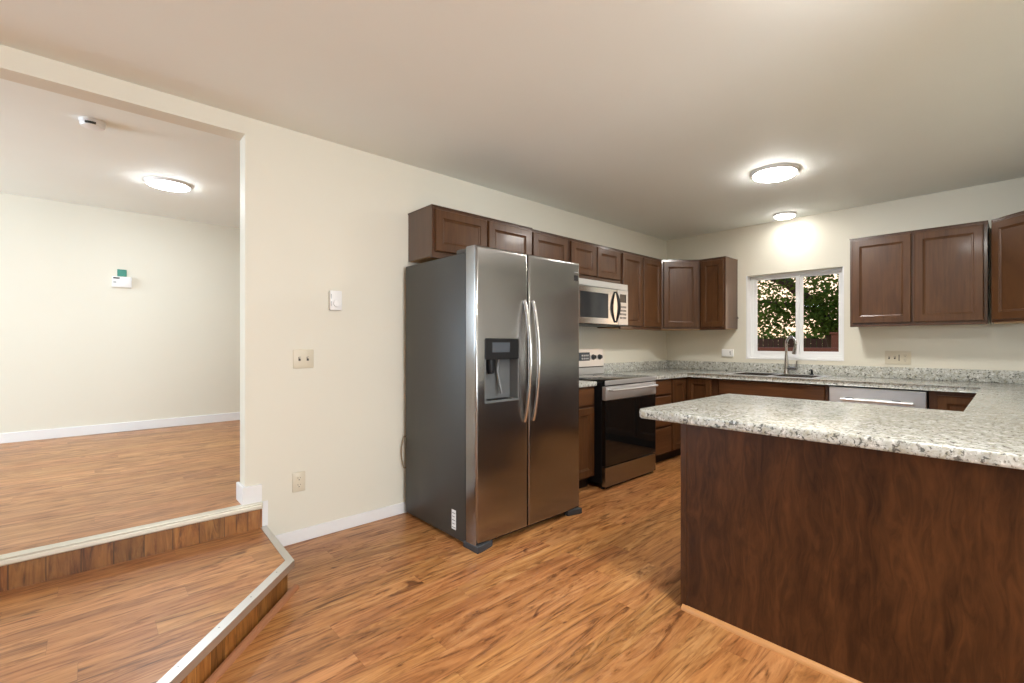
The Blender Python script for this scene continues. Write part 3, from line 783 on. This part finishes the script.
sd = thing('soap_dispenser', (1.706, -.105, ZR), 'small black pump dispenser on the sink rim, right of the faucet', 'soap dispenser')
MB().lathe([(0, 0), (.020, 0), (.020, .006), (.012, .010), (.010, .035), (0, .035)], (1.706, -.105, ZR), seg=16).build('base', M['black'], sd, smooth=True)
MB().tube([(1.706, -.105, ZR + .035), (1.706, -.105, ZR + .046), (1.700, -.125, ZR + .048), (1.697, -.150, ZR + .042)], [.009, .009, .007, .005], 8).build('nozzle', M['black'], sd, smooth=True)

# ------------------------------------------------------------------ plates, thermostats, detectors
def plate_A(name, label, cat, y, z, w_, h_, mat=None):
    r = thing(name, (0, y, z), label, cat)
    box(.0002, .007, y - w_ / 2, y + w_ / 2, z - h_ / 2, z + h_ / 2, bevel=.003).build('cover_plate', mat or M['cream'], r, smooth=True)
    return r
def screw(r, c, axis): MB().lathe([(.0035, 0), (.0035, .001), (0, .0014)], c, axis=axis, seg=8).build('screw', M['cream'], r)
r = plate_A('light_switch', 'ivory double light switch on the left wall below the thermostat', 'light switch', -4.194, 1.124, .116, .116)
for y in (-4.217, -4.171):
    box(.007, .0078, y - .006, y + .006, 1.112, 1.136).build('switch_slot', M['slot'], r)
    MB().box(.007, .018, y - .004, y + .004, 1.126, 1.134, bevel=.0015).build('toggle', M['cream'], r)
    screw(r, (.007, y, 1.154), (1, 0, 0)); screw(r, (.007, y, 1.094), (1, 0, 0))
def socket(r, O, u, n):
    """one receptacle face with two slots and a round hole"""
    O, u, n = Vector(O), Vector(u), Vector(n)
    a = prism_uvn(O, u, n, -.016, .016, 0, .002, 0, 0)
    f = MB().prism(a, O.z - .013, O.z + .013, bevel=.001, seg=1).build('receptacle', M['cream'], r)
    b = MB()
    for d, h in ((-.0065, .008), (.0065, .0065)):
        b.prism(prism_uvn(O, u, n, d - .0012, d + .0012, .002, .0026, 0, 0), O.z + .002 - h / 2 + .002, O.z + .002 + h / 2 + .002)
    b.prism(prism_uvn(O, u, n, -.0025, .0025, .002, .0026, 0, 0), O.z - .010, O.z - .005)
    b.build('slot', M['slot'], f)
r = plate_A('wall_outlet', 'ivory double socket outlet low on the left wall near the step', 'outlet', -4.220, .370, .072, .120)
for z in (.391, .349): socket(r, (.007, -4.220, z), A_u, A_n)
screw(r, (.007, -4.220, .370), (1, 0, 0))
th = thing('thermostat', (0, -4.010, 1.495), 'white thermostat with a round dial on the left wall above the light switch', 'thermostat')
box(.0002, .030, -4.047, -3.973, 1.432, 1.558, bevel=.005).build('housing', M['whiteplastic'], th, smooth=True)
MB().lathe([(.023, 0), (.023, .003), (.021, .008), (.012, .010), (0, .010)], (.030, -4.006, 1.476), axis=(1, 0, 0), seg=28).build('dial', M['whiteplastic'], th, smooth=True)
b = MB()
for z0, z1 in ((1.458, 1.488), (1.505, 1.535)): b.box(.030, .0306, -4.042, -4.038, z0, z1)
b.build('scale', M['greynote'], th)

th2 = thing('thermostat', (XU, -4.887, 1.857), 'white rectangular thermostat on the far wall of the raised room', 'thermostat')
box(XU + .0002, XU + .032, -4.962, -4.812, 1.803, 1.912, bevel=.004).build('housing', M['whiteplastic'], th2, smooth=True)
box(XU + .032, XU + .0328, -4.953, -4.905, 1.888, 1.902).build('display', M['black'], th2)
box(XU + .032, XU + .0326, -4.952, -4.930, 1.846, 1.858).build('button', M['greynote'], th2)
nt_ = box(XU + .0005, XU + .006, -4.922, -4.850, 1.918, 1.990, bevel=.001, seg=1).build('paper_tag', M['green']); tag(nt_, 'small green card on the wall just above the far thermostat', 'tag')

r = thing('switch_outlet_plate', (2.386, 0, 1.088), 'wide ivory plate with switches and a socket on the back wall, under the right cabinets', 'outlet')
MB().box(2.290, 2.482, -.007, -.0002, 1.028, 1.148, bevel=.003).build('cover_plate', M['cream'], r, smooth=True)
for x in (2.322, 2.364):
    box(x - .006, x + .006, -.0078, -.007, 1.076, 1.100).build('switch_slot', M['slot'], r)
    MB().box(x - .004, x + .004, -.018, -.007, 1.090, 1.098, bevel=.0015).build('toggle', M['cream'], r)
box(2.393, 2.399, -.0078, -.007, 1.060, 1.116).build('switch_slot', M['slot'], r)
for z in (1.109, 1.067): socket(r, (2.440, -.007, z), B_u, B_n)
r = thing('wall_outlet', (.803, 0, 1.108), 'white horizontal outlet on the back wall under the narrow cabinet', 'outlet')
MB().box(.735, .871, -.026, -.0002, 1.066, 1.150, bevel=.006).build('cover_plate', M['whiteplastic'], r, smooth=True)
b = MB(); b.box(.833, .841, -.0268, -.026, 1.106, 1.128); b.box(.836, .846, -.0268, -.026, 1.092, 1.100); b.build('slot', M['slot'], r)
hk = MB(); hk.tube([(.9145, -.045, 1.500), (.930, -.045, 1.500)], .003, 8); hk.tube([(.930, -.045, 1.515), (.932, -.045, 1.498), (.928, -.02, 1.497), (.926, -.008, 1.505)], .0035, 8)
tag(hk.build('hook', M['black'], None, smooth=True), 'small black hook on the narrow cabinet end panel beside the window', 'hook')

sm = thing('smoke_detector', (-.962, -5.108, UC), 'round white smoke detector on the ceiling of the raised room', 'smoke detector')
MB().lathe([(.062, 0), (.062, -.012), (.060, -.016)], (-.962, -5.108, UC), seg=32).build('mounting_plate', M['whiteplastic'], sm, smooth=True)
MB().lathe([(.058, -.014), (.058, -.030), (.052, -.040), (.030, -.043), (0, -.043)], (-.962, -5.108, UC), seg=32).build('housing', M['whiteplastic'], sm, smooth=True)
b = MB()
for i in range(5):
    a = math.radians(-30 + i * 10); x, y = -.962 + .0575 * math.cos(a), -5.108 + .0575 * math.sin(a)
    b.lathe([(.0055, -.022), (.0055, -.034), (0, -.035)], (x, y, UC), seg=6)
b.build('vent', M['slot'], sm)

# ------------------------------------------------------------------ ceiling lights
def disc_light(x, y, z, r_, strength, label, col=None):
    t = thing('ceiling_light', (x, y, z), label, 'ceiling light', 'round ceiling lights')
    MB().lathe([(r_ * 1.02, 0), (r_ * 1.10, 0), (r_ * 1.10, -.008), (r_ * 1.06, -.018), (r_ * 1.0, -.024), (r_ * .985, -.018), (r_ * 1.02, -.010), (r_ * 1.02, 0)], (x, y, z), seg=48).build('trim_ring', M['whiteplastic'], t, smooth=True)
    MB().lathe([(r_ * .99, -.016), (r_ * .985, -.024), (r_ * .95, -.031), (r_ * .85, -.036), (0, -.038)], (x, y, z), seg=48).build('diffuser', emitter('lamp_diffuser', col or LAMP_COL, strength), t, smooth=True)
disc_light(1.845, -1.492, CZ, .152, LAMP['main'], 'larger round ceiling light in the middle of the kitchen ceiling')
disc_light(1.495, -.235, CZ, .095, LAMP['sink'], 'smaller round ceiling light near the back wall above the sink')
disc_light(-2.074, -4.645, UC, .145, LAMP['upper'], 'round ceiling light in the raised room', LAMP_COOL)
disc_light(2.75, -3.54, CZ, .085, LAMP['spot'], 'small round ceiling light above the peninsula front, out of the photo')
disc_light(4.7, -3.72, CZ, .160, LAMP['dining'], 'added round fill light in the dining area beyond the peninsula, out of the photo')  # added lamp, placed to graze the peninsula panel with light

# ------------------------------------------------------------------ outside the window
struct(box(-14, 16, 0.5, 40, -0.62, -0.5).build('ground', M['grass']))
fn = thing('wooden_fence', (-1.5, 9.5, -.5), 'dark wooden fence across the yard behind the window', 'fence')
b = MB()
x = -6.0
while x < 5.0:
    b.box(x, x + .135, 9.5, 9.522, -.5, 1.36 + random.uniform(-.02, .02)); x += .15
b.build('boards', M['fence'], fn)
b = MB().box(-6, 5, 9.53, 9.57, 0.0, .09); b.box(-6, 5, 9.53, 9.57, 1.0, 1.09); b.build('rail', M['fence'], fn)
rl = thing('deck_railing', (0.5, 2.6, -.5), 'red-brown wooden deck railing just outside the window', 'railing')
MB().box(-3.5, 4.5, 2.56, 2.70, 1.085, 1.150, bevel=.008).build('top_rail', M['redwood'], rl)
MB().box(-3.5, 4.5, 2.60, 2.64, .10, .18).build('bottom_rail', M['redwood'], rl)
for px in (-2.2, .62, 3.2): MB().box(px, px + .10, 2.58, 2.68, -.5, 1.085).build('post', M['redwood'], rl)
b = MB()
x = -3.4
while x < 4.4:
    b.box(x, x + .035, 2.605, 2.640, .18, 1.085); x += .14
b.build('balusters', M['redwood'], rl)
pp = thing('gate_post', (.21, 7.0, -.5), 'red-brown square gate post standing in the yard', 'post')
MB().box(.12, .36, 6.9, 7.14, -.5, 1.42, bevel=.01).build('shaft', M['redwood'], pp)
MB().box(.09, .39, 6.87, 7.17, 1.42, 1.47, bevel=.01).build('cap', M['redwood'], pp)

def make_tree(name, label, base, trunk_pts, radii, limbs, crowns, n_leaves, size, seed):
    rnd = random.Random(seed)
    t = thing(name, base, label, 'tree')
    b = MB(); b.tube(trunk_pts, radii, 10)
    for pts, rr in limbs: b.tube(pts, rr, 8)
    b.build('trunk', M['bark'], t, smooth=True)
    b = MB()
    for i in range(n_leaves):
        c, rad = rnd.choice(crowns)
        while True:
            p = Vector((rnd.uniform(-1, 1), rnd.uniform(-1, 1), rnd.uniform(-1, 1)))
            if p.length < 1: break
        q = Vector(c) + Vector((p.x * rad[0], p.y * rad[1], p.z * rad[2]))
        d = Vector((rnd.gauss(0, 1), rnd.gauss(0, 1), rnd.gauss(0, .6))).normalized()
        s = d.orthogonal().normalized(); s = (Matrix.Rotation(rnd.uniform(0, 6.28), 3, d) @ s)
        l = size * rnd.uniform(.7, 1.3); nn = d.cross(s)
        v = [q, q + d * l * .5 + s * l * .30 + nn * l * .06, q + d * l, q + d * l * .5 - s * l * .30 + nn * l * .06]
        bv = [b.bm.verts.new(x) for x in v]
        b.bm.faces.new([bv[0], bv[1], bv[2]]); b.bm.faces.new([bv[0], bv[2], bv[3]])
    me = bpy.data.meshes.new('leaves'); b.bm.to_mesh(me); b.bm.free(); me.materials.append(M['leaf'])
    me.transform(Matrix.Translation(-Vector(base)))
    o = bpy.data.objects.new('leaves', me); COL.objects.link(o); o.parent = t
    return t
make_tree('leafy_tree', 'large leafy tree outside the window, backlit by a peach evening sky', (.15, 7.8, -.5),
          [(.15, 7.8, -.5), (.10, 7.8, .6), (-.05, 7.75, 1.4), (-.35, 7.6, 2.1), (-1.0, 7.4, 2.75), (-2.0, 7.2, 3.3)], [.22, .19, .17, .15, .12, .07],
          [([(-.05, 7.75, 1.4), (.25, 7.7, 2.0), (.6, 7.7, 2.8), (.9, 7.8, 3.6)], [.13, .11, .08, .04]),
           ([(-.35, 7.6, 2.1), (-.9, 7.3, 2.2), (-1.7, 7.0, 2.3)], [.07, .05, .02]),
           ([(.25, 7.7, 2.0), (.8, 7.5, 2.3), (1.4, 7.4, 2.5)], [.06, .04, .02])],
          [((-.9, 7.2, 2.75), (1.3, 1.0, .75)), ((.4, 7.3, 2.7), (1.1, 1.0, .9)), ((-.15, 7.4, 1.95), (.55, .6, .55)), ((-1.0, 7.4, 3.4), (2.0, 1.2, .8)),
           ((1.2, 7.4, 2.0), (.6, .6, .6)), ((-1.3, 7.3, 2.0), (.8, .7, .45)), ((.75, 7.2, 2.2), (.7, .7, .5))], 9500, .105, 3)
def shrub(label, base, crowns, n, size, seed):
    return make_tree('bush', label, base, [base, (base[0], base[1], base[2] + .5)], [.05, .02], [], crowns, n, size, seed)
o = shrub('green bush at the lower right of the window view', (1.3, 5.9, -.5), [((1.25, 5.9, .75), (.65, .5, .85)), ((1.9, 6.0, .6), (.6, .5, .8))], 3200, .10, 5); o['category'] = 'bush'
o = shrub('distant green hedge seen above the fence at the lower left of the window', (-4.2, 13.5, -.5), [((-4.2, 13.5, .8), (3.0, .8, 1.05)), ((-1.5, 13.5, .7), (2.5, .8, 1.0))], 9000, .16, 9); o['category'] = 'hedge'; o.name = 'hedge'
